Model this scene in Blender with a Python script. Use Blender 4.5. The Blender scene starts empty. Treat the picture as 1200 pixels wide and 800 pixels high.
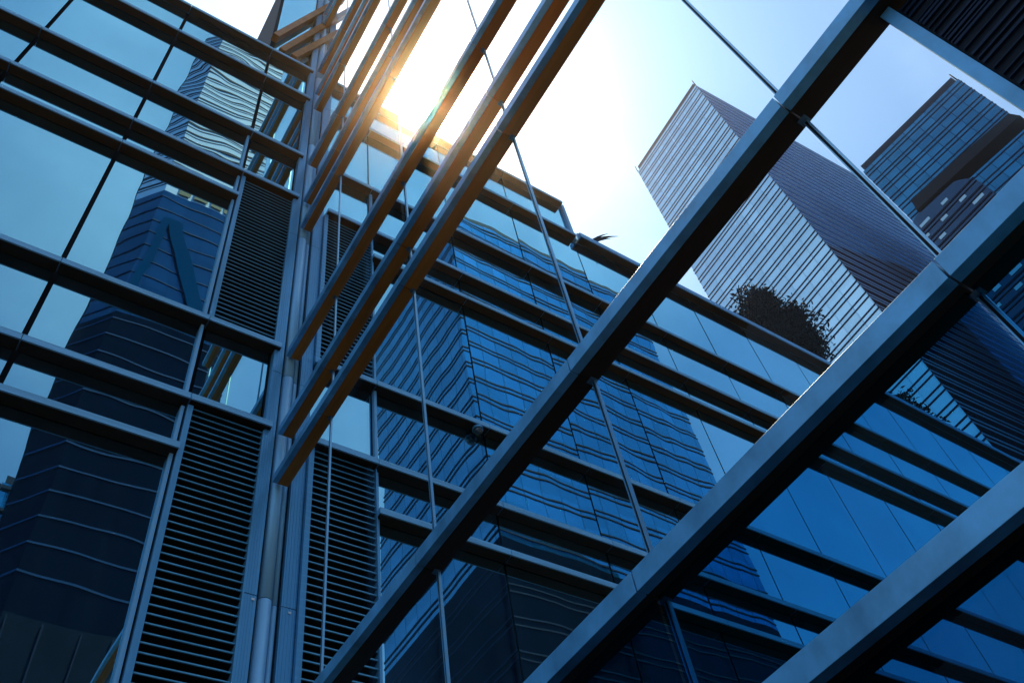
import bpy, bmesh, math, random
from mathutils import Vector, Matrix
random.seed(11)
scene = bpy.context.scene
COL = scene.collection
EYE = 1.6            # camera height; every Z given as "above the eye" is lifted by this

# ------------------------------------------------------------------ helpers
class MB:
    """collects boxes / prisms / quads into one bmesh"""
    def __init__(self):
        self.bm = bmesh.new()
    def box(self, x0, x1, y0, y1, z0, z1, mat=0, rot=None, lift=EYE):
        if x1 < x0: x0, x1 = x1, x0
        if y1 < y0: y0, y1 = y1, y0
        c = Vector(((x0+x1)/2, (y0+y1)/2, (z0+z1)/2+lift))
        h = ((x1-x0)/2, (y1-y0)/2, (z1-z0)/2)
        vs = []
        for sx in (-1, 1):
            for sy in (-1, 1):
                for sz in (-1, 1):
                    v = Vector((sx*h[0], sy*h[1], sz*h[2]))
                    if rot is not None: v = rot @ v
                    vs.append(self.bm.verts.new(c+v))
        for f in ((0,1,3,2),(4,6,7,5),(0,4,5,1),(2,3,7,6),(0,2,6,4),(1,5,7,3)):
            self.bm.faces.new([vs[i] for i in f]).material_index = mat
        return self
    def prism(self, pts, z0, z1, mat=0, lift=EYE, sides=None):
        n = len(pts)
        a = [self.bm.verts.new((p[0], p[1], z0+lift)) for p in pts]
        b = [self.bm.verts.new((p[0], p[1], z1+lift)) for p in pts]
        self.bm.faces.new(list(reversed(a))).material_index = mat
        self.bm.faces.new(b).material_index = mat
        for i in range(n):
            j = (i+1) % n
            f = self.bm.faces.new((a[i], a[j], b[j], b[i]))
            f.material_index = sides[i] if sides else mat
        return self
    def tube(self, p0, p1, r0, r1=None, n=10, mat=0, smooth=True):
        r1 = r0 if r1 is None else r1
        p0, p1 = Vector(p0), Vector(p1)
        d = (p1-p0).normalized()
        u = d.orthogonal().normalized(); w = d.cross(u)
        a, b = [], []
        for i in range(n):
            t = 2*math.pi*i/n
            o = u*math.cos(t)+w*math.sin(t)
            a.append(self.bm.verts.new(p0+o*r0)); b.append(self.bm.verts.new(p1+o*r1))
        for i in range(n):
            j = (i+1) % n
            f = self.bm.faces.new((a[i], a[j], b[j], b[i])); f.material_index = mat; f.smooth = smooth
        self.bm.faces.new(list(reversed(a))).material_index = mat
        self.bm.faces.new(b).material_index = mat
        return self
    def quad(self, ps, mat=0):
        self.bm.faces.new([self.bm.verts.new(p) for p in ps]).material_index = mat
        return self
    def build(self, name, mats, parent=None, bevel=0.0, smooth=False):
        bmesh.ops.recalc_face_normals(self.bm, faces=self.bm.faces[:])
        me = bpy.data.meshes.new(name)
        if parent is not None:                       # keep world position under a located parent
            inv = parent.matrix_world.inverted() if False else Matrix.Translation(-Vector(parent.location))
            self.bm.transform(inv)
        self.bm.to_mesh(me); self.bm.free()
        for m in (mats if isinstance(mats, (list, tuple)) else [mats]):
            me.materials.append(m)
        o = bpy.data.objects.new(name, me); COL.objects.link(o)
        if parent is not None: o.parent = parent
        if bevel > 0:
            b = o.modifiers.new('bevel', 'BEVEL'); b.width = bevel; b.segments = 2; b.limit_method = 'ANGLE'
            b.harden_normals = False
        return o

def tag(o, label=None, cat=None, group=None, kind=None):
    if label: o['label'] = label
    if cat: o['category'] = cat
    if group: o['group'] = group
    if kind: o['kind'] = kind
    return o

def thing(name, loc, label, cat, group=None):
    o = bpy.data.objects.new(name, None); COL.objects.link(o)
    o.location = loc; o.empty_display_size = 0.3
    return tag(o, label, cat, group)

# ------------------------------------------------------------------ materials
def newmat(name):
    m = bpy.data.materials.new(name); m.use_nodes = True
    nt = m.node_tree; nt.nodes.clear()
    out = nt.nodes.new('ShaderNodeOutputMaterial')
    return m, nt, out

def principled(name, col, rough=0.5, metal=0.0, spec=0.5, noise=0.0, nscale=(1, 1, 1), rvar=0.0, bump=0.0):
    m, nt, out = newmat(name)
    p = nt.nodes.new('ShaderNodeBsdfPrincipled')
    p.inputs['Base Color'].default_value = (*col, 1)
    p.inputs['Roughness'].default_value = rough
    p.inputs['Metallic'].default_value = metal
    p.inputs['Specular IOR Level'].default_value = spec
    nt.links.new(p.outputs[0], out.inputs[0])
    if noise or rvar or bump:
        tc = nt.nodes.new('ShaderNodeTexCoord')
        mp = nt.nodes.new('ShaderNodeMapping'); mp.inputs['Scale'].default_value = nscale
        nt.links.new(tc.outputs['Object'], mp.inputs[0])
        n = nt.nodes.new('ShaderNodeTexNoise'); n.inputs['Scale'].default_value = 1
        n.inputs['Detail'].default_value = 6; n.inputs['Roughness'].default_value = 0.6
        nt.links.new(mp.outputs[0], n.inputs['Vector'])
        if noise:
            mx = nt.nodes.new('ShaderNodeMixRGB'); mx.blend_type = 'MULTIPLY'; mx.inputs[0].default_value = 1
            rp = nt.nodes.new('ShaderNodeMapRange')
            rp.inputs['From Min'].default_value = 0.3; rp.inputs['From Max'].default_value = 0.7
            rp.inputs['To Min'].default_value = 1-noise; rp.inputs['To Max'].default_value = 1.0
            nt.links.new(n.outputs['Fac'], rp.inputs['Value'])
            mx.inputs[1].default_value = (*col, 1)
            nt.links.new(rp.outputs[0], mx.inputs[2])
            nt.links.new(mx.outputs[0], p.inputs['Base Color'])
        if rvar:
            r2 = nt.nodes.new('ShaderNodeMapRange')
            r2.inputs['From Min'].default_value = 0.3; r2.inputs['From Max'].default_value = 0.7
            r2.inputs['To Min'].default_value = rough-rvar; r2.inputs['To Max'].default_value = rough+rvar
            nt.links.new(n.outputs['Fac'], r2.inputs['Value']); nt.links.new(r2.outputs[0], p.inputs['Roughness'])
        if bump:
            b = nt.nodes.new('ShaderNodeBump'); b.inputs['Distance'].default_value = bump
            nt.links.new(n.outputs['Fac'], b.inputs['Height']); nt.links.new(b.outputs[0], p.inputs['Normal'])
    return m

def coated_glass(name, base, tint, lo=0.35, hi=0.9, wob=0.006, wscale=1.3, rough=0.0, grid=None, dirt=0.12, vstretch=0.6, dust=0.0):
    """opaque reflective curtain-wall glass: dark body + tinted mirror coat, slightly wavy"""
    m, nt, out = newmat(name)
    d = nt.nodes.new('ShaderNodeBsdfDiffuse'); d.inputs[0].default_value = (*base, 1)
    g = nt.nodes.new('ShaderNodeBsdfGlossy'); g.inputs['Color'].default_value = (*tint, 1); g.inputs['Roughness'].default_value = rough
    lw = nt.nodes.new('ShaderNodeLayerWeight'); lw.inputs[0].default_value = 0.5
    mr = nt.nodes.new('ShaderNodeMapRange')
    mr.inputs['To Min'].default_value = lo; mr.inputs['To Max'].default_value = hi
    nt.links.new(lw.outputs['Facing'], mr.inputs['Value'])
    mix = nt.nodes.new('ShaderNodeMixShader')
    nt.links.new(d.outputs[0], mix.inputs[1]); nt.links.new(g.outputs[0], mix.inputs[2])
    fac = mr.outputs[0]
    geo = nt.nodes.new('ShaderNodeNewGeometry')
    if dirt:
        n2 = nt.nodes.new('ShaderNodeTexNoise'); n2.inputs['Scale'].default_value = 0.5; n2.inputs['Detail'].default_value = 5
        nt.links.new(geo.outputs['Position'], n2.inputs['Vector'])
        m2 = nt.nodes.new('ShaderNodeMapRange'); m2.inputs['From Min'].default_value = 0.35; m2.inputs['From Max'].default_value = 0.65
        m2.inputs['To Min'].default_value = 1-dirt; m2.inputs['To Max'].default_value = 1
        nt.links.new(n2.outputs['Fac'], m2.inputs['Value'])
        mm = nt.nodes.new('ShaderNodeMath'); mm.operation = 'MULTIPLY'
        nt.links.new(fac, mm.inputs[0]); nt.links.new(m2.outputs[0], mm.inputs[1]); fac = mm.outputs[0]
    if grid:
        # thin vertical panel joints, in metres (a procedural pattern inside the cladding)
        tc = nt.nodes.new('ShaderNodeTexCoord')
        sx = nt.nodes.new('ShaderNodeSeparateXYZ'); nt.links.new(tc.outputs['Object'], sx.inputs[0])
        ad = nt.nodes.new('ShaderNodeMath'); ad.operation = 'ADD'
        nt.links.new(sx.outputs[0], ad.inputs[0]); nt.links.new(sx.outputs[1], ad.inputs[1])
        dv = nt.nodes.new('ShaderNodeMath'); dv.operation = 'DIVIDE'; dv.inputs[1].default_value = grid
        nt.links.new(ad.outputs[0], dv.inputs[0])
        fr = nt.nodes.new('ShaderNodeMath'); fr.operation = 'FRACT'; nt.links.new(dv.outputs[0], fr.inputs[0])
        gt = nt.nodes.new('ShaderNodeMath'); gt.operation = 'GREATER_THAN'; gt.inputs[1].default_value = 0.07
        nt.links.new(fr.outputs[0], gt.inputs[0])
        ma = nt.nodes.new('ShaderNodeMapRange'); ma.inputs['To Min'].default_value = 0.55
        nt.links.new(gt.outputs[0], ma.inputs['Value'])
        mg = nt.nodes.new('ShaderNodeMath'); mg.operation = 'MULTIPLY'
        nt.links.new(fac, mg.inputs[0]); nt.links.new(ma.outputs[0], mg.inputs[1]); fac = mg.outputs[0]
        # per-panel tone, as real panes differ a little
        fl = nt.nodes.new('ShaderNodeMath'); fl.operation = 'FLOOR'; nt.links.new(dv.outputs[0], fl.inputs[0])
        fz = nt.nodes.new('ShaderNodeMath'); fz.operation = 'DIVIDE'; fz.inputs[1].default_value = grid*1.33
        nt.links.new(sx.outputs[2], fz.inputs[0])
        f2 = nt.nodes.new('ShaderNodeMath'); f2.operation = 'FLOOR'; nt.links.new(fz.outputs[0], f2.inputs[0])
        cx = nt.nodes.new('ShaderNodeCombineXYZ'); nt.links.new(fl.outputs[0], cx.inputs[0]); nt.links.new(f2.outputs[0], cx.inputs[1])
        wn = nt.nodes.new('ShaderNodeTexWhiteNoise'); nt.links.new(cx.outputs[0], wn.inputs[0])
        wr = nt.nodes.new('ShaderNodeMapRange'); wr.inputs['To Min'].default_value = 0.72; nt.links.new(wn.outputs[0], wr.inputs['Value'])
        mh = nt.nodes.new('ShaderNodeMath'); mh.operation = 'MULTIPLY'
        nt.links.new(fac, mh.inputs[0]); nt.links.new(wr.outputs[0], mh.inputs[1]); fac = mh.outputs[0]
    nt.links.new(fac, mix.inputs[0])
    if wob:
        oi = nt.nodes.new('ShaderNodeObjectInfo')
        om = nt.nodes.new('ShaderNodeMath'); om.operation = 'MULTIPLY'; om.inputs[1].default_value = 37.0
        nt.links.new(oi.outputs['Random'], om.inputs[0])
        oa = nt.nodes.new('ShaderNodeVectorMath'); oa.operation = 'ADD'
        nt.links.new(geo.outputs['Position'], oa.inputs[0]); nt.links.new(om.outputs[0], oa.inputs[1])
        mp = nt.nodes.new('ShaderNodeMapping'); mp.inputs['Scale'].default_value = (1, 1, vstretch)
        nt.links.new(oa.outputs[0], mp.inputs[0])
        n = nt.nodes.new('ShaderNodeTexNoise'); n.inputs['Scale'].default_value = wscale; n.inputs['Detail'].default_value = 1.5
        nt.links.new(mp.outputs[0], n.inputs['Vector'])
        b = nt.nodes.new('ShaderNodeBump'); b.inputs['Distance'].default_value = wob; b.inputs['Strength'].default_value = 1
        nt.links.new(n.outputs['Fac'], b.inputs['Height'])
        nt.links.new(b.outputs[0], g.inputs['Normal'])
    if dust:
        # thin film of dust with runs down the pane
        dd = nt.nodes.new('ShaderNodeBsdfDiffuse'); dd.inputs[0].default_value = (0.34, 0.46, 0.56, 1)
        mpd = nt.nodes.new('ShaderNodeMapping'); mpd.inputs['Scale'].default_value = (5.5, 5.5, 0.5)
        nt.links.new(geo.outputs['Position'], mpd.inputs[0])
        nd = nt.nodes.new('ShaderNodeTexNoise'); nd.inputs['Scale'].default_value = 1.0; nd.inputs['Detail'].default_value = 8; nd.inputs['Roughness'].default_value = 0.7
        nt.links.new(mpd.outputs[0], nd.inputs['Vector'])
        rd = nt.nodes.new('ShaderNodeMapRange'); rd.inputs['From Min'].default_value = 0.40; rd.inputs['From Max'].default_value = 0.78
        rd.inputs['To Min'].default_value = dust*0.12; rd.inputs['To Max'].default_value = dust
        nt.links.new(nd.outputs['Fac'], rd.inputs['Value'])
        m3 = nt.nodes.new('ShaderNodeMixShader'); nt.links.new(rd.outputs[0], m3.inputs[0])
        nt.links.new(mix.outputs[0], m3.inputs[1]); nt.links.new(dd.outputs[0], m3.inputs[2]); mix = m3
    nt.links.new(mix.outputs[0], out.inputs[0])
    return m

def clear_glass(name, tint=(0.9, 0.96, 1.0), boost=0.3):
    m, nt, out = newmat(name)
    t = nt.nodes.new('ShaderNodeBsdfTransparent'); t.inputs[0].default_value = (*tint, 1)
    g = nt.nodes.new('ShaderNodeBsdfGlossy'); g.inputs['Color'].default_value = (0.8, 0.93, 1, 1); g.inputs['Roughness'].default_value = 0.0
    f = nt.nodes.new('ShaderNodeLayerWeight'); f.inputs[0].default_value = 0.5
    pw = nt.nodes.new('ShaderNodeMath'); pw.operation = 'POWER'; pw.inputs[1].default_value = 5; nt.links.new(f.outputs['Facing'], pw.inputs[0])
    mu = nt.nodes.new('ShaderNodeMath'); mu.operation = 'MULTIPLY_ADD'; mu.inputs[1].default_value = 0.7*boost; mu.inputs[2].default_value = 0.012*boost
    nt.links.new(pw.outputs[0], mu.inputs[0])
    geo = nt.nodes.new('ShaderNodeNewGeometry')
    n = nt.nodes.new('ShaderNodeTexNoise'); n.inputs['Scale'].default_value = 1.1; n.inputs['Detail'].default_value = 1
    nt.links.new(geo.outputs['Position'], n.inputs['Vector'])
    b = nt.nodes.new('ShaderNodeBump'); b.inputs['Distance'].default_value = 0.003
    nt.links.new(n.outputs['Fac'], b.inputs['Height']); nt.links.new(b.outputs[0], g.inputs['Normal'])
    mix = nt.nodes.new('ShaderNodeMixShader')
    nt.links.new(mu.outputs[0], mix.inputs[0]); nt.links.new(t.outputs[0], mix.inputs[1]); nt.links.new(g.outputs[0], mix.inputs[2])
    nt.links.new(mix.outputs[0], out.inputs[0])
    return m

M = {}
M['alu'] = principled('brushed_aluminium', (0.17, 0.53, 0.88), 0.40, 0.4, 0.5, noise=0.5, nscale=(5, 6, 4), rvar=0.08)
M['alu_fin'] = principled('pale_aluminium_fin', (0.28, 0.66, 0.98), 0.45, 0.2, 0.5, noise=0.35, nscale=(1.4, 18, 18), rvar=0.06)
M['alu_v'] = principled('aluminium_column', (0.16, 0.48, 0.78), 0.42, 0.4, 0.5, noise=0.28, nscale=(14, 14, 0.7), rvar=0.08)
M['alu_bright'] = principled('polished_aluminium', (0.28, 0.60, 0.88), 0.5, 0.3, 0.4, noise=0.18, nscale=(20, 20, 0.6))
M['bronze'] = principled('bronze_soffit', (0.58, 0.20, 0.022), 0.5, 0.2, 0.4, noise=0.4, nscale=(6, 1, 6))  # warm colour carries the sun flare's glow on the upper beams
M['bronze_fin'] = principled('bronze_fin_soffit', (0.10, 0.040, 0.012), 0.5, 0.2, 0.4, noise=0.5, nscale=(1.2, 8, 8))  # brown of the sun flare put into the high fin soffits
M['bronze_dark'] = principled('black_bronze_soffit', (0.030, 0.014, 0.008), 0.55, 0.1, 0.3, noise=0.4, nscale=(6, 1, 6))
M['dull'] = principled('dull_steel', (0.10, 0.20, 0.30), 0.5, 0.5)
M['black'] = principled('black_gasket', (0.004, 0.006, 0.010), 0.6, 0, 0.2)
M['dark'] = principled('dark_core', (0.006, 0.010, 0.018), 0.7, 0, 0.2)
M['blade'] = principled('louver_blade', (0.12, 0.44, 0.66), 0.5, 0.3, 0.5, noise=0.3, nscale=(5, 5, 1))
M['fglass'] = coated_glass('facade_glass', (0.003, 0.010, 0.022), (0.36, 0.80, 0.98), 0.76, 0.80, wob=0.0026, wscale=1.0, dust=0.035)
M['fglass_wavy'] = coated_glass('facade_glass_wavy', (0.003, 0.010, 0.022), (0.36, 0.80, 0.98), 0.76, 0.80, wob=0.0055, wscale=0.9, dust=0.035)
M['pane'] = clear_glass('clear_pane', (0.95, 0.98, 1.0))
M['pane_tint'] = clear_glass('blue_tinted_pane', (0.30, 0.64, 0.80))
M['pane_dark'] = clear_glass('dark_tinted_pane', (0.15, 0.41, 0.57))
M['roof'] = principled('roof_membrane', (0.12, 0.13, 0.15), 0.8, noise=0.3, nscale=(1, 1, 1))
M['steel'] = principled('stainless_rod', (0.30, 0.55, 0.72), 0.3, 0.7)
M['white'] = principled('white_sticker', (0.85, 0.87, 0.9), 0.5)
M['stone'] = principled('stone_cladding', (0.006, 0.016, 0.035), 0.9, 0, 0.04, noise=0.3, nscale=(.4, .4, .4))
M['asphalt'] = principled('pale_paving', (0.085, 0.11, 0.14), 0.85, noise=0.4, nscale=(.6, .6, .6), bump=0.01)

# ------------------------------------------------------------------ ground
g = MB(); g.quad([(-700, -700, 0), (700, -700, 0), (700, 700, 0), (-700, 700, 0)])
tag(g.build('ground', M['asphalt']), 'dark paved ground around the glass buildings', 'ground', kind='structure')

# ------------------------------------------------------------------ main glass building (curtain wall on the plane Y = 5)
YF = 5.0
FB = dict(E0=2.84, G=5.25, F=5.83, E=6.94, D=9.38, C=9.98, B=11.14, A=13.13, T=14.30)
ROWS = [(-1.5, 1.16), (1.16, 1.74), (1.74, 2.84), (2.84, 5.25), (5.25, 5.83), (5.83, 6.94), (6.94, 9.38), (9.38, 9.98), (9.98, 11.14), (11.14, 13.13), (13.13, 14.30)]
LX = [-6.73, -5.445, -4.16, -2.875, -1.59, -0.305, 0.98, 1.62]
RX = [2.03, 2.66] + [2.66+1.30*i for i in range(1, 18)]
XEND = RX[-1]
XSTEP = 6.56
bld = thing('glass_building', (0, YF, 0), 'tall glass curtain wall building with dark horizontal fins and louvred corner bays', 'building')

# body
b = MB()
b.box(-6.9, 0.955, YF+0.05, 24, -1.6, 14.42, 0)
b.box(0.955, 1.60, YF+0.049, 8, -1.6, 19.2, 0)
b.box(1.60, XSTEP+0.02, YF+0.052, 24, -1.6, 14.42, 0)
b.box(XSTEP+0.02, XEND+0.1, YF+0.05, 24, -1.6, 13.22, 0)
b.build('wall', M['dark'], bld)
b = MB()
b.box(XSTEP+0.1, XEND+0.05, YF+0.3, 23.9, 13.222, 13.26)
b.build('roof', M['roof'], bld)

# louvred bays
LOUV = [(6.94+.10, 9.98-.02), (2.84+.10, 5.83-.02), (-1.26, 1.72)]
def in_louver(x0, x1, z0, z1):
    if not ((x0 > 0.9 and x1 < 1.7) or (x0 > 2.0 and x1 < 2.7)): return False
    zc = (z0+z1)/2
    return any(a < zc < c for a, c in LOUV)

import itertools
cells = []
for (z0, z1) in ROWS + [(14.30, 16.75), (16.75, 19.15)]:
    for XS in (LX, RX):
        for i in range(len(XS)-1):
            x0, x1 = XS[i], XS[i+1]
            if in_louver(x0, x1, z0, z1): continue
            if z0 > 13 and x0 >= XSTEP-0.05: continue
            if z0 >= 14.2 and (XS is RX or x0 < 0.9): continue
            cells.append((x0, x1, z0, z1))

# camera (measured from the photograph's three vanishing points)
RC = Matrix(((0.83496215, -0.53368981, -0.134214), (-0.36668833, -0.7214198, 0.58744629), (-0.41033874, -0.44128071, -0.79805605)))
FPX = 1056.26
def cproj(x, y, z):
    c = RC @ Vector((x, y, z))
    if c.z > -1e-3: return None
    return 600+FPX*c.x/-c.z, 400-FPX*c.y/-c.z
def seen_area(c):
    ps = [cproj(x, YF, z) for x in (c[0], c[1]) for z in (c[2], c[3])]
    if any(p is None for p in ps): return 0
    cx = [min(max(p[0], 0), 1200) for p in ps]; cy = [min(max(p[1], 0), 800) for p in ps]
    return (max(cx)-min(cx))*(max(cy)-min(cy))
cells.sort(key=seen_area, reverse=True)
def pane_box(mb, c):
    x0, x1, z0, z1 = c
    gapx = 0.022 if x0 < 1.7 else 0.011
    rx, rz = random.gauss(0, 0.0016), random.gauss(0, 0.0016)
    rot = Matrix.Rotation(rx, 3, 'X') @ Matrix.Rotation(rz, 3, 'Z')
    mb.box(x0+gapx, x1-gapx, YF, YF+0.02, z0+0.006, z1-0.006, rot=rot)
for c in cells[:96]:
    mb = MB(); pane_box(mb, c); mb.build('glass_panel', M['fglass_wavy'] if c[0] < 0 or c[2] < 6.9 and c[0] < 1 else M['fglass'], bld)
mb = MB()
for c in cells[96:]: pane_box(mb, c)
tag(mb.build('glass_panel', M['fglass'], bld), kind='stuff')

# horizontal fins
def fin(x0, x1, z, h=0.064, d=0.125, joints=(), name='horizontal_fin'):
    mb = MB()
    xs = [x0]+[j for j in joints if x0+.05 < j < x1-.05]+[x1]
    for i in range(len(xs)-1):
        a = xs[i]+(0.003 if i else 0); c = xs[i+1]-(0.003 if i < len(xs)-2 else 0)
        mb.box(a, c, YF-d, YF-0.002, z, z+h, 0)
        # soffit strip under the fin, its dark colour standing in for shade
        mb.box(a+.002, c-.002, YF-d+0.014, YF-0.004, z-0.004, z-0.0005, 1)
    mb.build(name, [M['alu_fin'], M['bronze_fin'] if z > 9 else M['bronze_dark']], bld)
LONG = ['E0', 'F', 'E', 'C', 'B', 'A', 'T']
for k, z in FB.items():
    long_ = k in LONG
    fin(-6.9, 1.67 if long_ else 0.98, z, joints=LX)
    xr1 = XSTEP-0.05 if k == 'T' else XEND
    if k == 'A':
        fin(2.05, XSTEP-0.02, z, joints=RX)
    else:
        fin(2.05 if long_ else 2.66, xr1, z, joints=RX)
# roof-edge cap over the lower roof
mb = MB()
mb.box(XSTEP+0.06, XEND+0.1, YF-0.15, YF+0.33, 13.14, 13.27, 0)
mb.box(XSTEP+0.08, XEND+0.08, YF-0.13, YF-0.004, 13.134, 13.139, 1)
mb.box(XSTEP+0.06, XEND+0.1, YF-0.10, YF-0.05, 13.272, 13.33, 2)
mb.build('parapet_cap', [M['alu'], M['bronze_dark'], M['alu_bright']], bld)
# end post of the taller block
mb = MB(); mb.box(XSTEP-0.02, XSTEP+0.045, YF-0.05, YF+0.6, 13.15, 14.42)
mb.build('end_post', M['alu_bright'], bld)
mb = MB(); mb.box(2.05, XSTEP-0.02, YF-0.06, YF+0.3, 14.424, 14.50); mb.box(-6.9, 0.94, YF-0.06, YF+0.3, 14.424, 14.47)
mb.build('parapet_cap', M['alu'], bld)

# louver bays (frame + blades + black backing)
for (xa, xb) in ((0.98, 1.62), (2.03, 2.66)):
    for (za, zb) in LOUV:
        mb = MB()
        mb.box(xa, xb, YF+0.005, YF+0.03, za-.05, zb, 1)
        z = za+0.03
        while z < zb-0.02:
            rot = Matrix.Rotation(math.radians(-18+random.gauss(0, 1.2)), 3, 'X') @ Matrix.Rotation(random.gauss(0, 0.0022), 3, 'Y')
            mb.box(xa+0.05, xb-0.008, YF-0.050, YF-0.002, z-0.006, z+0.006, 1, rot=rot)  # blade body black, standing in for the shade under each blade
            mb.box(xa+0.05, xb-0.008, YF-0.058, YF-0.0505, z-0.003, z+0.010, 0, rot=rot)
            z += 0.0705
        lo = mb.build('louver', [M['blade'], M['black']], bld)
        mb = MB()
        for (p, q) in ((xa, xa+0.045), (xb-0.006, xb+0.004)):
            mb.box(p, q, YF-0.075, YF+0.004, za-.05, zb)
        f = mb.build('louver_frame', M['alu_v'], bld)
# slim vertical frames flanking the bays over the full height
for x in (0.945, 2.672):
    mb = MB()
    for za, zb in ((2.95, 5.80), (5.93, 6.93), (7.05, 9.36), (9.48, 9.96), (10.08, 11.12)):
        mb.box(x-0.010, x+0.018, YF-0.05, YF-0.004, za, zb)
    mb.build('mullion', M['alu_bright'], bld)

# corner column: flat panel, half-round tube, dark seams, second flat panel
JT = [-1.6, 4.15, 6.62, 9.15, 11.7, 14.25, 16.8, 19.2]
for i in range(len(JT)-1):
    z0, z1 = JT[i]+0.004, JT[i+1]-0.004
    mb = MB()
    mb.box(1.624, 1.716, YF-0.075, YF+0.05, z0, z1)
    for k in range(4):
        mb.box(1.634+0.02*k, 1.642+0.02*k, YF-0.079, YF-0.0751, z0, z1)
    mb.box(1.912, 2.024, YF-0.035, YF+0.05, z0, z1)
    for k in range(4):
        mb.box(1.925+0.025*k, 1.934+0.025*k, YF-0.039, YF-0.0351, z0, z1)
    mb.build('column_panel', M['alu_v'], bld)
    mb = MB()
    mb.tube((1.788, YF-0.035, z0+EYE), (1.788, YF-0.035, z1+EYE), 0.050, n=24)
    mb.tube((1.868, YF-0.005, z0+EYE), (1.868, YF-0.005, z1+EYE), 0.024, n=16)
    mb.build('column_tube', M['alu_bright'], bld)
mb = MB(); mb.box(1.61, 2.028, YF+0.004, YF+0.06, -1.6, 19.2); mb.build('column_core', M['black'], bld)
for (x, y) in ((1.69, YF-0.083), (1.975, YF-0.043)):
    mb = MB(); mb.box(x-0.011, x+0.011, y-0.001, y+0.001, 4.10, 4.118)
    mb.build('sticker', M['white'], bld)
# diagonal roof braces over the corner
for (xa, za, xb, zb) in ((0.98, 15.0, 2.1, 19.2), (1.12, 14.5, 2.35, 19.0), (1.32, 14.5, 2.5, 18.4)):
    v = Vector((xb-xa, 0, zb-za)); L = v.length
    rot = Matrix.Rotation(-math.atan2(v.z, v.x), 3, 'Y')
    mb = MB(); cx, cz = (xa+xb)/2, (za+zb)/2
    mb.box(cx-L/2, cx+L/2, YF-0.13, YF-0.0, cz-0.05, cz+0.05, rot=rot)
    mb.build('brace', M['bronze'], bld)

# small dome camera hanging under the fin E
dm = thing('dome_camera', (3.84, YF-0.07, 6.94+EYE), 'small shiny dome camera under a fin of the glass building', 'camera')
mb = MB()
mb.tube((3.84, YF-0.07, 6.935+EYE), (3.84, YF-0.07, 6.90+EYE), 0.055, 0.06, n=20)
mb.build('mount', M['alu'], dm)
me = bpy.data.meshes.new('dome'); bmm = bmesh.new()
bmesh.ops.create_uvsphere(bmm, u_segments=20, v_segments=12, radius=0.052)
for f in bmm.faces: f.smooth = True
bmesh.ops.translate(bmm, verts=bmm.verts[:], vec=(0, 0, -0.05)); bmm.to_mesh(me); bmm.free()
me.materials.append(principled('dome_plastic', (0.03, 0.05, 0.07), 0.06, 0, 0.8))
o = bpy.data.objects.new('dome', me); COL.objects.link(o); o.parent = dm

# ------------------------------------------------------------------ glass screen wall, perpendicular to the building (plane X ~ 1.8)
scr = thing('glass_screen_wall', (1.8, 0, 0), 'clear glass screen wall with heavy horizontal beams meeting the building corner', 'glass wall')
SB = [-2.98, -2.39, -1.30, 1.11, 1.69, 2.78, 5.20, 5.76, 6.83, 9.26, 9.90, 10.93, 12.80, 13.38, 14.35, 16.80, 17.40, 18.40]
MY = [4.09, 2.825, 1.555, 0.285, -0.985, -2.255, -3.525]
SB = [z for z in SB if z > -1.5]
Y1 = 4.875
def ystart(z): return -4.6 if z < 8 else 1.50     # the upper storeys of the screen stop at a mullion
for z in SB:
    mb = MB()
    Y0 = ystart(z)
    ys = [Y0]+sorted(y for y in MY if y > Y0+.2)+[Y1]
    for i in range(len(ys)-1):
        a = ys[i]+(0.003 if i else 0); c = ys[i+1]-(0.003 if i < len(ys)-2 else 0)
        mb.box(1.720, 1.762, a, c, z, z+0.078, 0)
    ob = mb.build('beam', M['alu'], scr, bevel=0.0012)
    mb = MB()
    for y in ys[1:-1]:
        mb.box(1.812, 1.846, y-0.018, y+0.016, z-0.005, z+0.0005, 0)
    bo = mb.build('joint_clip', M['dull'], ob); bo.location = -Vector(scr.location)
    mb = MB()
    for i in range(len(ys)-1):
        a = ys[i]+(0.003 if i else 0); c = ys[i+1]-(0.003 if i < len(ys)-2 else 0)
        mb.box(1.764, 1.852, a, c, z+0.001, z+0.074, 0)
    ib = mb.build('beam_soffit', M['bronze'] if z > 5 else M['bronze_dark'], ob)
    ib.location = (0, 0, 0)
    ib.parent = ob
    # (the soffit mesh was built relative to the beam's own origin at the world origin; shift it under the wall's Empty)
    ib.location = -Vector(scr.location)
    mb = MB(); mb.box(1.790, 1.812, Y0, Y1, z+0.0745, z+0.100)
    mb.build('glazing_bead', M['alu'], scr)
# mullions: paired slim stainless strips at the glass joints
zs = [-1.6]+[z for z in SB]+[19.2]
for y in MY:
    mb = MB()
    for i in range(len(zs)-1):
        if zs[i] > 6.8 and y < 1.5: continue
        za = zs[i]+(0.102 if i else 0); zb = zs[i+1]-0.001
        mb.box(1.832, 1.846, y-0.011, y-0.005, za, zb, 0)
        mb.box(1.836, 1.844, y-0.0049, y+0.0039, za, zb, 1)
        mb.box(1.832, 1.846, y+0.004, y+0.008, za, zb, 0)
    mb.build('mullion', [M['steel'], M['black']], scr)
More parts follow.
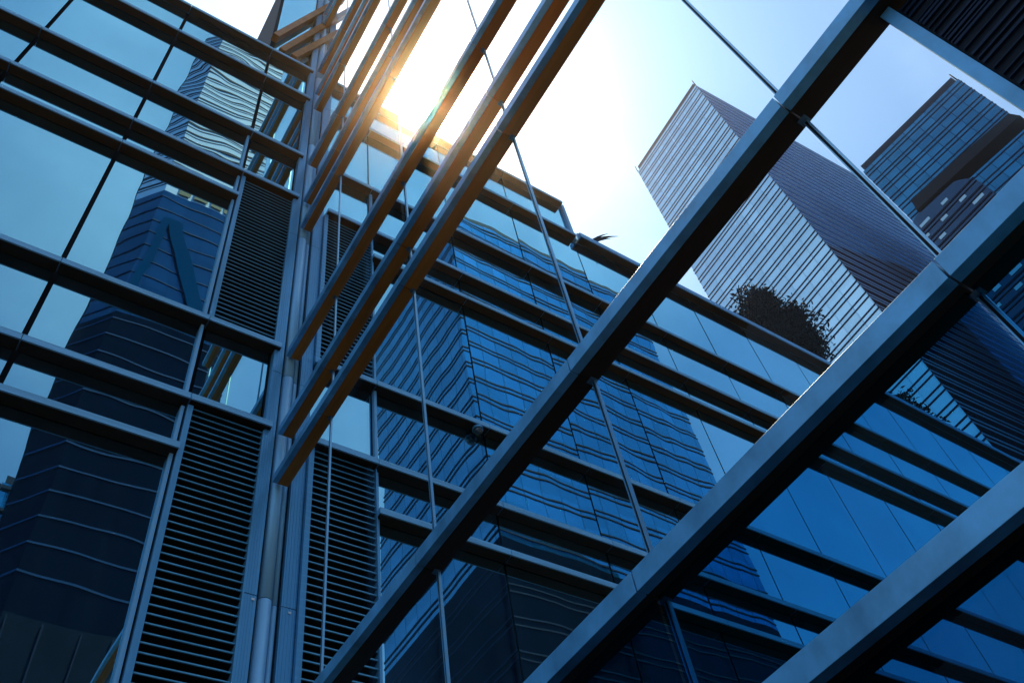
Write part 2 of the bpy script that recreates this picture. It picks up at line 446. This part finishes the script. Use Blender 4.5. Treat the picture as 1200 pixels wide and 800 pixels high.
# panes
ys = sorted(MY+[Y1, -4.6])
for i in range(len(ys)-1):
    for j in range(len(zs)-1):
        za = zs[j]+(0.08 if j else 0); zb = zs[j+1]
        ya, yb = ys[i]+0.010, ys[i+1]-0.010
        if ys[i+1] < 0.3 and abs(zs[j]-1.69) < .01:
            ya = -0.10                                   # this bay is closed by a dark ribbed panel further on
        if yb <= ya or (zs[j] > 6.8 and ys[i] < 1.5): continue
        rot = Matrix.Rotation(random.gauss(0, 0.0012), 3, 'Z')
        mb = MB(); mb.box(1.797, 1.807, ya, yb, za, zb, rot=rot); mb.build('glass_pane', M['pane'] if zs[j] > 1.5 else (M['pane_tint'] if zs[j] > 1 else M['pane_dark']), scr)  # darkening towards the bottom is put into the lower panes' tint
# dark ribbed panel closing the bay
mb = MB()
mb.box(1.83, 1.848, -4.6, -0.145, 1.79, 2.76, 0)
zz = 1.81
while zz < 2.75:
    w = random.choice((0.004, 0.007, 0.012))
    mb.box(1.821, 1.8295, -4.6, -0.145-0.008, zz, zz+w, 1)
    zz += random.choice((0.020, 0.030, 0.045))
rb = mb.build('ribbed_panel', [M['dark'], principled('rib_blue', (0.003, 0.016, 0.045), 0.6, 0, 0.2)], scr)
mb = MB(); mb.box(1.800, 1.850, -0.143, -0.105, 1.772, 2.775); mb.build('end_post', M['alu'], scr)

# loose wire curling over the top of the glass wall
wp = [(1.84, 1.56, 7.6), (1.85, 1.60, 8.0), (1.90, 1.72, 8.25), (1.93, 1.85, 8.15), (1.90, 1.95, 8.45), (1.86, 1.80, 8.75), (1.85, 1.6, 9.24)]
mb = MB(); dense = []
for i in range(len(wp)-1):
    p = [Vector(wp[max(i-1, 0)]), Vector(wp[i]), Vector(wp[i+1]), Vector(wp[min(i+2, len(wp)-1)])]
    for s in range(8):
        t = s/8
        dense.append(0.5*((2*p[1])+(p[2]-p[0])*t+(2*p[0]-5*p[1]+4*p[2]-p[3])*t*t+(3*p[1]-p[0]-3*p[2]+p[3])*t**3))
for q, r in zip(dense, dense[1:]): mb.tube(q+Vector((0, 0, EYE)), r+Vector((0, 0, EYE)), 0.0025, n=6)
o = mb.build('wire', M['steel'])
tag(o, 'thin loose wire curling between two upper beams of the glass screen', 'wire')

# ------------------------------------------------------------------ towers
def tower_box(name, corner, rotdeg, wx, wy, top, label, mats, pitch=4.0, pair=(0.0, 1.35), th=0.42, d=0.30, rail=True, low=None, sth=1.0):
    """local frame: origin at the near corner; +x along the south (-Y) face, +y along the west (-X) face"""
    t = thing(name, (corner[0], corner[1], 0), label, 'tower')
    t.rotation_euler = (0, 0, math.radians(rotdeg))
    def part(mb, nm, mt):
        bmesh.ops.recalc_face_normals(mb.bm, faces=mb.bm.faces[:])
        me = bpy.data.meshes.new(nm); mb.bm.to_mesh(me); mb.bm.free()
        for m in mt: me.materials.append(m)
        o = bpy.data.objects.new(nm, me); COL.objects.link(o); o.parent = t
        return o
    zl = low[0] if low else 0
    if low:
        mb = MB(); mb.prism([(0, 0), (wx, 0), (wx, wy), (0, wy)], 0, zl, lift=0); part(mb, 'lower_glazing', [low[1]])
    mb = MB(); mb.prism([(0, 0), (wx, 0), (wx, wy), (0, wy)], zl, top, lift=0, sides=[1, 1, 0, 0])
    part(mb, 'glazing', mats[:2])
    west, south, east, north = MB(), MB(), MB(), MB()
    z = top-0.5; k = 0
    while z > 6:
        for pz in pair:
            jit = 0
            zz = z-pz
            west.box(-d, -0.01, -d, wy+d, zz-th, zz, lift=0)
            south.box(0.0, wx+d, -d*.6, -0.01, zz-th*sth, zz, lift=0)
            north.box(0.0, wx+d, wy+0.01, wy+d, zz-th*.8, zz, lift=0)
            east.box(wx+0.01, wx+d, 0, wy, zz-th*.8, zz, lift=0)
        z -= pitch; k += 1
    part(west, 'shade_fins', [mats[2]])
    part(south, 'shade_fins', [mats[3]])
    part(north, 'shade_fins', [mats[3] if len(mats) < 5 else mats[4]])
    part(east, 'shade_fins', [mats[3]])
    if rail:
        mb = MB()
        mb.box(0.2, wx-.2, 0.2, wy-.2, top, top+1.2, lift=0)
        part(mb, 'roof', [mats[2]])
    return t, part

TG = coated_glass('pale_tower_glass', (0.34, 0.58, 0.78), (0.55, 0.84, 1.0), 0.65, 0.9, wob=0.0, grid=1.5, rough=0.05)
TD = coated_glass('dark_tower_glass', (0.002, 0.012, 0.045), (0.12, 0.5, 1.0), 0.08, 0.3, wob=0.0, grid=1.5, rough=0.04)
TB = coated_glass('blue_tower_glass', (0.003, 0.05, 0.12), (0.08, 0.52, 0.90), 0.32, 0.6, wob=0.0, grid=1.3, rough=0.03)
LOWG = coated_glass('black_low_glass', (0.002, 0.006, 0.014), (0.2, 0.5, 1.0), 0.004, 0.03, wob=0.0, grid=1.3)  # near black: darkness low in the reflections put into the glass colour
NAVY = principled('navy_fin', (0.005, 0.018, 0.05), 0.8, 0, 0.1)
PALE = principled('pale_metal_fin', (0.36, 0.62, 0.95), 0.6, 0)

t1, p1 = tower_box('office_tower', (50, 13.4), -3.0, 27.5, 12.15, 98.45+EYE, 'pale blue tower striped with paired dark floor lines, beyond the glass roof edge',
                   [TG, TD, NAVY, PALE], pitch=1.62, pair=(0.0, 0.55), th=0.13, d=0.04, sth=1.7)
for (x, y) in ((0, 0), (0, 12.15)):
    mb = MB(); mb.tube((x, y, 100), (x, y, 101.4), 0.06, n=6); p1(mb, 'mast', [NAVY])
t3, p3 = tower_box('office_tower', (60.3, -2.76), 6.0, 14, 11.5, 75.9+EYE, 'deep blue square tower at the right edge, behind a dark round tower',
                   [TB, TD, NAVY, NAVY], pitch=1.7, pair=(0.0, 0.55), th=0.13, d=0.04)
mb = MB(); mb.tube((0.1, 0.1, 77.5), (0.1, 0.1, 79), 0.07, n=6); p3(mb, 'mast', [NAVY])

# dark slab added in front of it, standing in for a reflection in its glass
rt = thing('office_tower', (50.5, 4.8, 0), 'dark tower with rounded roof corner, short bright windows and a slanting roof blade', 'tower')
RTD = coated_glass('black_tower_glass', (0.003, 0.010, 0.024), (0.3, 0.6, 1.0), 0.06, 0.3, wob=0.0, rough=0.05)
def yz_slab(mb, prof, x0, x1):
    a = [mb.bm.verts.new((x0, p[0], p[1])) for p in prof]; c = [mb.bm.verts.new((x1, p[0], p[1])) for p in prof]
    mb.bm.faces.new(a); mb.bm.faces.new(list(reversed(c)))
    for i in range(len(prof)):
        j = (i+1) % len(prof); mb.bm.faces.new((a[j], a[i], c[i], c[j]))
prof = [(7.9, 0), (7.9, 55.2)]
prof += [(7.9-1.4*(1-math.cos(t)), 55.2+1.4*math.sin(t)) for t in [math.pi/2*k/6 for k in range(1, 7)]]
prof += [(4.9-2.6*math.sin(t), 54.0+2.6*math.cos(t)) for t in [math.pi/2*k/8 for k in range(0, 9)]]
prof += [(2.3, 0)]
mb = MB(); yz_slab(mb, prof, 49.2, 52.0); mb.build('glazing', RTD, rt)
mb = MB()
for k in range(44):
    z = 55.0-k*1.14
    mb.box(49.14, 49.199, 2.35, 7.85, z-0.14, z, lift=0); mb.box(49.14, 49.199, 2.35, 7.85, z-0.50, z-0.44, lift=0)
mb.build('floor_band', NAVY, rt)
WINM = principled('pale_blind', (0.55, 0.80, 0.95), 0.6)
for k in range(10):
    for c in range(3):
        if random.random() < 0.15: continue
        y = 2.75+c*1.75+(k % 2)*0.8; z = 55.6-1.14*k-0.40
        mb = MB(); mb.box(49.15, 49.198, y, y+random.choice((0.55, 0.9)), z+0.03, z+0.33, lift=0)
        mb.build('window', WINM, rt)
mb = MB()
yz_slab(mb, [(6.5, 56.7), (6.2, 58.0), (-2.2, 56.6), (-2.5, 55.6), (2.0, 56.2)], 49.0, 50.2)
mb.build('roof_blade', M['dark'], rt)

# tower facing the left part of the facade (seen mirrored in its glass)
def mirrorY(yv): return 2*YF-yv
K5 = 0.6
HT = thing('braced_tower', (0, mirrorY(36), 0), 'tower with pale banded top and braced dark middle, mirrored in the left glass', 'tower')
LIGHTB = principled('pale_spandrel', (0.62, 0.72, 1.0), 0.6, 0, 0.1, noise=0.2, nscale=(.5, .5, .5))
MIDG = coated_glass('blue_mid_glass', (0.006, 0.03, 0.08), (0.15, 0.5, 1.0), 0.06, 0.2, wob=0.0, grid=1.3)
Yf = mirrorY(36.0)
plan = [(0.24, Yf-1.9), (1.75, Yf), (8.7, Yf), (8.7, Yf-10), (0.24, Yf-10)]
def shrink(pl, e):
    cx = sum(p[0] for p in pl)/len(pl); cy = sum(p[1] for p in pl)/len(pl)
    return [(p[0]+(e if p[0] > cx else -e), p[1]+(e if p[1] > cy else -e)) for p in pl]
for nm, z0, z1, mt in (('podium', 0, 28, M['stone']), ('lower_glazing', 28, 50, LOWG), ('middle_glazing', 50, 66, MIDG), ('upper_glazing', 66, 104, LIGHTB)):  # podium and lower glazing coloured near black in place of shade
    mb = MB(); mb.prism(plan, z0, z1, lift=0); mb.build(nm, mt, HT)
mb = MB()
z = 103.5
while z > 67:
    mb.prism(shrink(plan, 0.035), z-0.24, z, lift=0)
    mb.prism(shrink(plan, 0.025), z-0.70, z-0.58, lift=0)
    z -= 1.55
mb.build('floor_band', NAVY, HT)
mb = MB(); z = 65.0
while z > 29:
    mb.prism(shrink(plan, 0.05), z-0.12, z, lift=0)
    z -= 1.75
mb.build('floor_band', principled('blue_grey_band', (0.006, 0.05, 0.15), 0.8, 0, 0.1), HT)
mb = MB()
def slab(pts, y0, y1, mbx):
    a = [mbx.bm.verts.new((p[0], y0, p[1])) for p in pts]; c = [mbx.bm.verts.new((p[0], y1, p[1])) for p in pts]
    mbx.bm.faces.new(a); mbx.bm.faces.new(list(reversed(c)))
    for i in range(len(pts)):
        j = (i+1) % len(pts); mbx.bm.faces.new((a[j], a[i], c[i], c[j]))
slab([(2.7, 62), (3.8, 62), (7.1, 51.5), (6.0, 51.5)], Yf+0.10, Yf+0.22, mb)
slab([(1.78, 51), (2.25, 51), (3.0, 62), (2.4, 62)], Yf+0.10, Yf+0.217, mb)
mb.build('brace', principled('blue_brace', (0.002, 0.055, 0.15), 0.9, 0, 0.0), HT)
for k in range(5):
    mb = MB(); x = 2.9+k*1.15; mb.box(x, x+0.9, Yf+0.101, Yf+0.14, 66.2, 67.6, lift=0); mb.build('window', M['black'], HT)
for k in range(5):
    mb = MB(); x = 1.9+k*1.5; mb.box(x, x+0.08, Yf+0.002, Yf+0.12, 17, 27.8, lift=0); mb.build('pilaster', NAVY, HT)

# tower mirrored in the right part of the facade
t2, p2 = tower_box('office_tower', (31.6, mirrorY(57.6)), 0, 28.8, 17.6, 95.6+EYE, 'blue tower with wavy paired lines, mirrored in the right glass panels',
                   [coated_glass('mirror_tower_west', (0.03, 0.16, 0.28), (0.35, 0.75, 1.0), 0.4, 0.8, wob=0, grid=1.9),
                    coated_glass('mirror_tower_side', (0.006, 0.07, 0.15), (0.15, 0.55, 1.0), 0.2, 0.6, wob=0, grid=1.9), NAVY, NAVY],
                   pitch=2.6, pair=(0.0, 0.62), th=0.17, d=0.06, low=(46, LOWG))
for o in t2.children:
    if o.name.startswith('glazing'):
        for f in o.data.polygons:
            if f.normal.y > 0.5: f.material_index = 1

# far pale tower, and a low block added to darken the reflection; both only mirrored
t6, p6 = tower_box('office_tower', (-0.5, mirrorY(80)), 0, 14, 6, 70, 'small far pale tower mirrored at the left edge of the glass', [TB, TB, NAVY, NAVY], pitch=3, pair=(0.0,), th=0.5)
lb = thing('office_block', (60, -35, 0), 'low dark office block mirrored low in the right glass panels', 'building')
mb = MB(); mb.prism([(62.5, -45), (150, -45), (150, -25), (62.5, -25)], 0, 28, lift=0); mb.build('glazing', LOWG, lb)
mb = MB()
for k in range(9): mb.prism([(62.3, -45), (150.2, -45), (150.2, -24.8), (62.3, -24.8)], 2+k*3, 2.5+k*3, lift=0)
mb.build('floor_band', NAVY, lb)

# ------------------------------------------------------------------ roof plants
LEAF = principled('dark_leaf', (0.004, 0.020, 0.034), 0.8, 0, 0.05, noise=0.5, nscale=(2, 2, 2))
BARK = principled('bark', (0.07, 0.055, 0.045), 0.9)
def leafcloud(c, rad, n, size, rng):
    mb = MB()
    clumps = []
    for _ in range(70):
        d = Vector((rng.gauss(0, 1), rng.gauss(0, 1), rng.gauss(0, 1))).normalized()*(rng.random()**0.5)
        clumps.append((Vector((c[0]+d.x*rad[0]*.84, c[1]+d.y*rad[1]*.84, c[2]+d.z*rad[2]*.84)), rng.uniform(.18, .36)))
    for _ in range(n):
        cc, r = rng.choice(clumps)
        p = cc+Vector((rng.gauss(0, .42)*rad[0]*r, rng.gauss(0, .42)*rad[1]*r, rng.gauss(0, .42)*rad[2]*r))
        s = size*rng.uniform(.6, 1.3)
        u = Vector((rng.gauss(0, 1), rng.gauss(0, 1), rng.gauss(0, 1))).normalized(); w = u.orthogonal().normalized()
        w = (w*math.cos(rng.random()*6.28)+u.cross(w)*math.sin(rng.random()*6.28))
        mb.quad([p-u*s, p+w*s*.38, p+u*s, p-w*s*.38])
    return mb
def shrub(name, c, rad, base, n, size, label, group=None, seed=1):
    rng = random.Random(seed)
    t = thing(name, (c[0], c[1], base), label, 'shrub', group)
    leafcloud(c, rad, n, size, rng).build('crown', LEAF, t)
    mb = MB()
    mb.tube((c[0], c[1], base), (c[0]+.1, c[1], c[2]-rad[2]*.2), 0.07, 0.04, n=8)
    for k in range(5):
        a = k*1.3; mb.tube((c[0]+.05, c[1], base+(c[2]-base)*.5), (c[0]+math.cos(a)*rad[0]*.6, c[1]+math.sin(a)*rad[1]*.6, c[2]+rad[2]*.3), 0.035, 0.012, n=6)
    mb.build('trunk', BARK, t)
    return t
RB = 13.26+EYE
shrub('roof_shrub', (13.7, 5.95, 15.95+EYE), (1.55, 1.1, 1.5), RB, 32000, 0.062, 'large round dark shrub standing on the lower roof edge', seed=3)
shrub('roof_shrub', (17.9, 5.9, 15.2+EYE), (0.75, 0.5, 1.05), RB, 2200, 0.07, 'small dark shrub nearest the beam on the roof edge', 'low shrubs along the roof edge', seed=5)
shrub('roof_shrub', (19.3, 5.9, 14.9+EYE), (0.9, 0.5, 0.95), RB, 2000, 0.07, 'low sparse shrub farther along the roof edge', 'low shrubs along the roof edge', seed=6)
# strappy plant by the step in the roofline
pl = thing('strappy_plant', (7.02, 5.12, RB), 'small strappy plant at the step in the roofline', 'plant')
rng = random.Random(4)
mb = MB()
for k in range(14):
    a = rng.uniform(-1.3, 1.3)-0.3; L = rng.uniform(.45, .8); up = rng.uniform(.3, 1.0)
    prev = Vector((7.02, 5.12, RB+0.25)); d = Vector((math.cos(a), math.sin(a)*.7, up)).normalized()
    side = d.cross(Vector((0, 0, 1))).normalized()
    for s in range(5):
        nx = prev+d*L/5; w = 0.045*(1-s/5)+.004; w2 = 0.045*(1-(s+1)/5)+.004
        mb.quad([prev-side*w, prev+side*w, nx+side*w2, nx-side*w2])
        prev = nx; d = (d+Vector((0, 0, -.28))).normalized()
mb.build('leaf', LEAF, pl)
mb = MB(); mb.tube((7.02, 5.12, RB), (7.02, 5.12, RB+.26), .035, .03, n=8); mb.build('stem', BARK, pl)

# ------------------------------------------------------------------ air
HAZE = dict(density=0.0011, g=0.985)
hz, nt, out = newmat('haze_air')
pv = nt.nodes.new('ShaderNodeVolumePrincipled')
pv.inputs['Color'].default_value = (0.92, 0.82, 0.70, 1)
pv.inputs['Density'].default_value = HAZE['density']
pv.inputs['Anisotropy'].default_value = HAZE['g']
nt.links.new(pv.outputs[0], out.inputs['Volume'])
mb = MB(); mb.box(-720, 720, -720, 720, -1.0, 110, lift=0)
o = mb.build('haze', hz); tag(o, 'thin pale haze glowing around the sun', 'haze', kind='stuff')

# ------------------------------------------------------------------ light
EL, AZ = math.radians(68.2), math.atan2(0.23116, 0.29063)      # azimuth from +Y towards +X
w = bpy.data.worlds.new('World'); scene.world = w; w.use_nodes = True
nt = w.node_tree; nt.nodes.clear()
wo = nt.nodes.new('ShaderNodeOutputWorld'); bg = nt.nodes.new('ShaderNodeBackground')
sky = nt.nodes.new('ShaderNodeTexSky'); sky.sky_type = 'NISHITA'; sky.sun_disc = False
sky.sun_elevation = EL; sky.sun_rotation = AZ
sky.air_density = 1.0; sky.dust_density = 0.9; sky.ozone_density = 3.0; sky.altitude = 50
tc = nt.nodes.new('ShaderNodeTexCoord')
mp = nt.nodes.new('ShaderNodeMapping'); mp.inputs['Scale'].default_value = (2.2, 3.2, 2.2); mp.inputs['Rotation'].default_value = (0.2, 0.1, 0.7)
nt.links.new(tc.outputs['Generated'], mp.inputs[0])
n = nt.nodes.new('ShaderNodeTexNoise'); n.inputs['Scale'].default_value = 1.2; n.inputs['Detail'].default_value = 7; n.inputs['Roughness'].default_value = 0.55
nt.links.new(mp.outputs[0], n.inputs['Vector'])
mr = nt.nodes.new('ShaderNodeMapRange'); mr.inputs['From Min'].default_value = 0.45; mr.inputs['From Max'].default_value = 0.78
mr.inputs['To Min'].default_value = 0.16; mr.inputs['To Max'].default_value = 0.42; mr.interpolation_type = 'SMOOTHSTEP'
nt.links.new(n.outputs['Fac'], mr.inputs['Value'])
bw = nt.nodes.new('ShaderNodeRGBToBW'); nt.links.new(sky.outputs[0], bw.inputs[0])
mul = nt.nodes.new('ShaderNodeMath'); mul.operation = 'MULTIPLY'; mul.inputs[1].default_value = 3.6; nt.links.new(bw.outputs[0], mul.inputs[0])
# an unseen cloud bank added high in the south-east, brightening what the upper glass mirrors
nrm = nt.nodes.new('ShaderNodeVectorMath'); nrm.operation = 'NORMALIZE'; nt.links.new(tc.outputs['Generated'], nrm.inputs[0])
dt = nt.nodes.new('ShaderNodeVectorMath'); dt.operation = 'DOT_PRODUCT'; nt.links.new(nrm.outputs[0], dt.inputs[0])
dt.inputs[1].default_value = Vector((0.45, -1.0, 2.3)).normalized()
ds = nt.nodes.new('ShaderNodeMapRange'); ds.interpolation_type = 'SMOOTHSTEP'
ds.inputs['From Min'].default_value = 0.84; ds.inputs['From Max'].default_value = 0.98; ds.inputs['To Max'].default_value = 0.9
nt.links.new(dt.outputs['Value'], ds.inputs['Value'])
nv = nt.nodes.new('ShaderNodeMapRange'); nv.inputs['From Min'].default_value = 0.3; nv.inputs['From Max'].default_value = 0.7
nv.inputs['To Min'].default_value = 0.35; nt.links.new(n.outputs['Fac'], nv.inputs['Value'])
dm2 = nt.nodes.new('ShaderNodeMath'); dm2.operation = 'MULTIPLY'; nt.links.new(ds.outputs[0], dm2.inputs[0]); nt.links.new(nv.outputs[0], dm2.inputs[1])
# and a second, unseen bank added in the west to brighten west-facing sides
dw = nt.nodes.new('ShaderNodeVectorMath'); dw.operation = 'DOT_PRODUCT'; nt.links.new(nrm.outputs[0], dw.inputs[0])
dw.inputs[1].default_value = Vector((-1.0, 0.45, 1.5)).normalized()
dsw = nt.nodes.new('ShaderNodeMapRange'); dsw.interpolation_type = 'SMOOTHSTEP'
dsw.inputs['From Min'].default_value = 0.76; dsw.inputs['From Max'].default_value = 0.97; dsw.inputs['To Max'].default_value = 0.9
nt.links.new(dw.outputs['Value'], dsw.inputs['Value'])
dm3 = nt.nodes.new('ShaderNodeMath'); dm3.operation = 'MULTIPLY'; nt.links.new(dsw.outputs[0], dm3.inputs[0]); nt.links.new(nv.outputs[0], dm3.inputs[1])
mx0 = nt.nodes.new('ShaderNodeMath'); mx0.operation = 'MAXIMUM'; nt.links.new(dm2.outputs[0], mx0.inputs[0]); nt.links.new(dm3.outputs[0], mx0.inputs[1])
mxm = nt.nodes.new('ShaderNodeMath'); mxm.operation = 'MAXIMUM'; nt.links.new(mx0.outputs[0], mxm.inputs[0]); nt.links.new(mr.outputs[0], mxm.inputs[1])
tn = nt.nodes.new('ShaderNodeMixRGB'); tn.blend_type = 'MULTIPLY'; tn.inputs[0].default_value = 1; tn.inputs[2].default_value = (0.56, 0.94, 1.12, 1)
nt.links.new(sky.outputs[0], tn.inputs[1])
mx = nt.nodes.new('ShaderNodeMixRGB'); nt.links.new(mxm.outputs[0], mx.inputs[0])
nt.links.new(tn.outputs[0], mx.inputs[1])
wh = nt.nodes.new('ShaderNodeMixRGB'); wh.blend_type = 'MULTIPLY'; wh.inputs[0].default_value = 1; wh.inputs[1].default_value = (0.76, 0.97, 1.22, 1)
nt.links.new(mul.outputs[0], wh.inputs[2]); nt.links.new(wh.outputs[0], mx.inputs[2])
nt.links.new(mx.outputs[0], bg.inputs[0]); bg.inputs[1].default_value = 0.075
nt.links.new(bg.outputs[0], wo.inputs[0])

sl = bpy.data.lights.new('sun', 'SUN'); sl.energy = 4.5; sl.angle = math.radians(0.5); sl.color = (1.0, 0.68, 0.36)
so = bpy.data.objects.new('sun', sl); COL.objects.link(so)
sd = Vector((0.23116, 0.29063, 0.92849)).normalized()
so.rotation_euler = sd.to_track_quat('Z', 'Y').to_euler(); so.location = (0, 0, 60)

# ------------------------------------------------------------------ camera
cd = bpy.data.cameras.new('camera'); cd.sensor_width = 36; cd.lens = FPX/1200*36; cd.clip_start = 0.05; cd.clip_end = 3000
co = bpy.data.objects.new('camera', cd); COL.objects.link(co)
m4 = RC.transposed().to_4x4(); m4.translation = Vector((0, 0, EYE)); co.matrix_world = m4
scene.camera = co

vs = scene.view_settings
scene.display_settings.display_device = 'sRGB'
vs.view_transform = 'Standard'; vs.look = 'None'; vs.gamma = 1; vs.use_curve_mapping = False
vs.exposure = 1.05
cy = scene.cycles
cy.max_bounces = 12; cy.glossy_bounces = 6; cy.diffuse_bounces = 3; cy.transparent_max_bounces = 24; cy.volume_bounces = 0
cy.sample_clamp_indirect = 8; cy.caustics_reflective = False; cy.caustics_refractive = False
cy.use_denoising = True
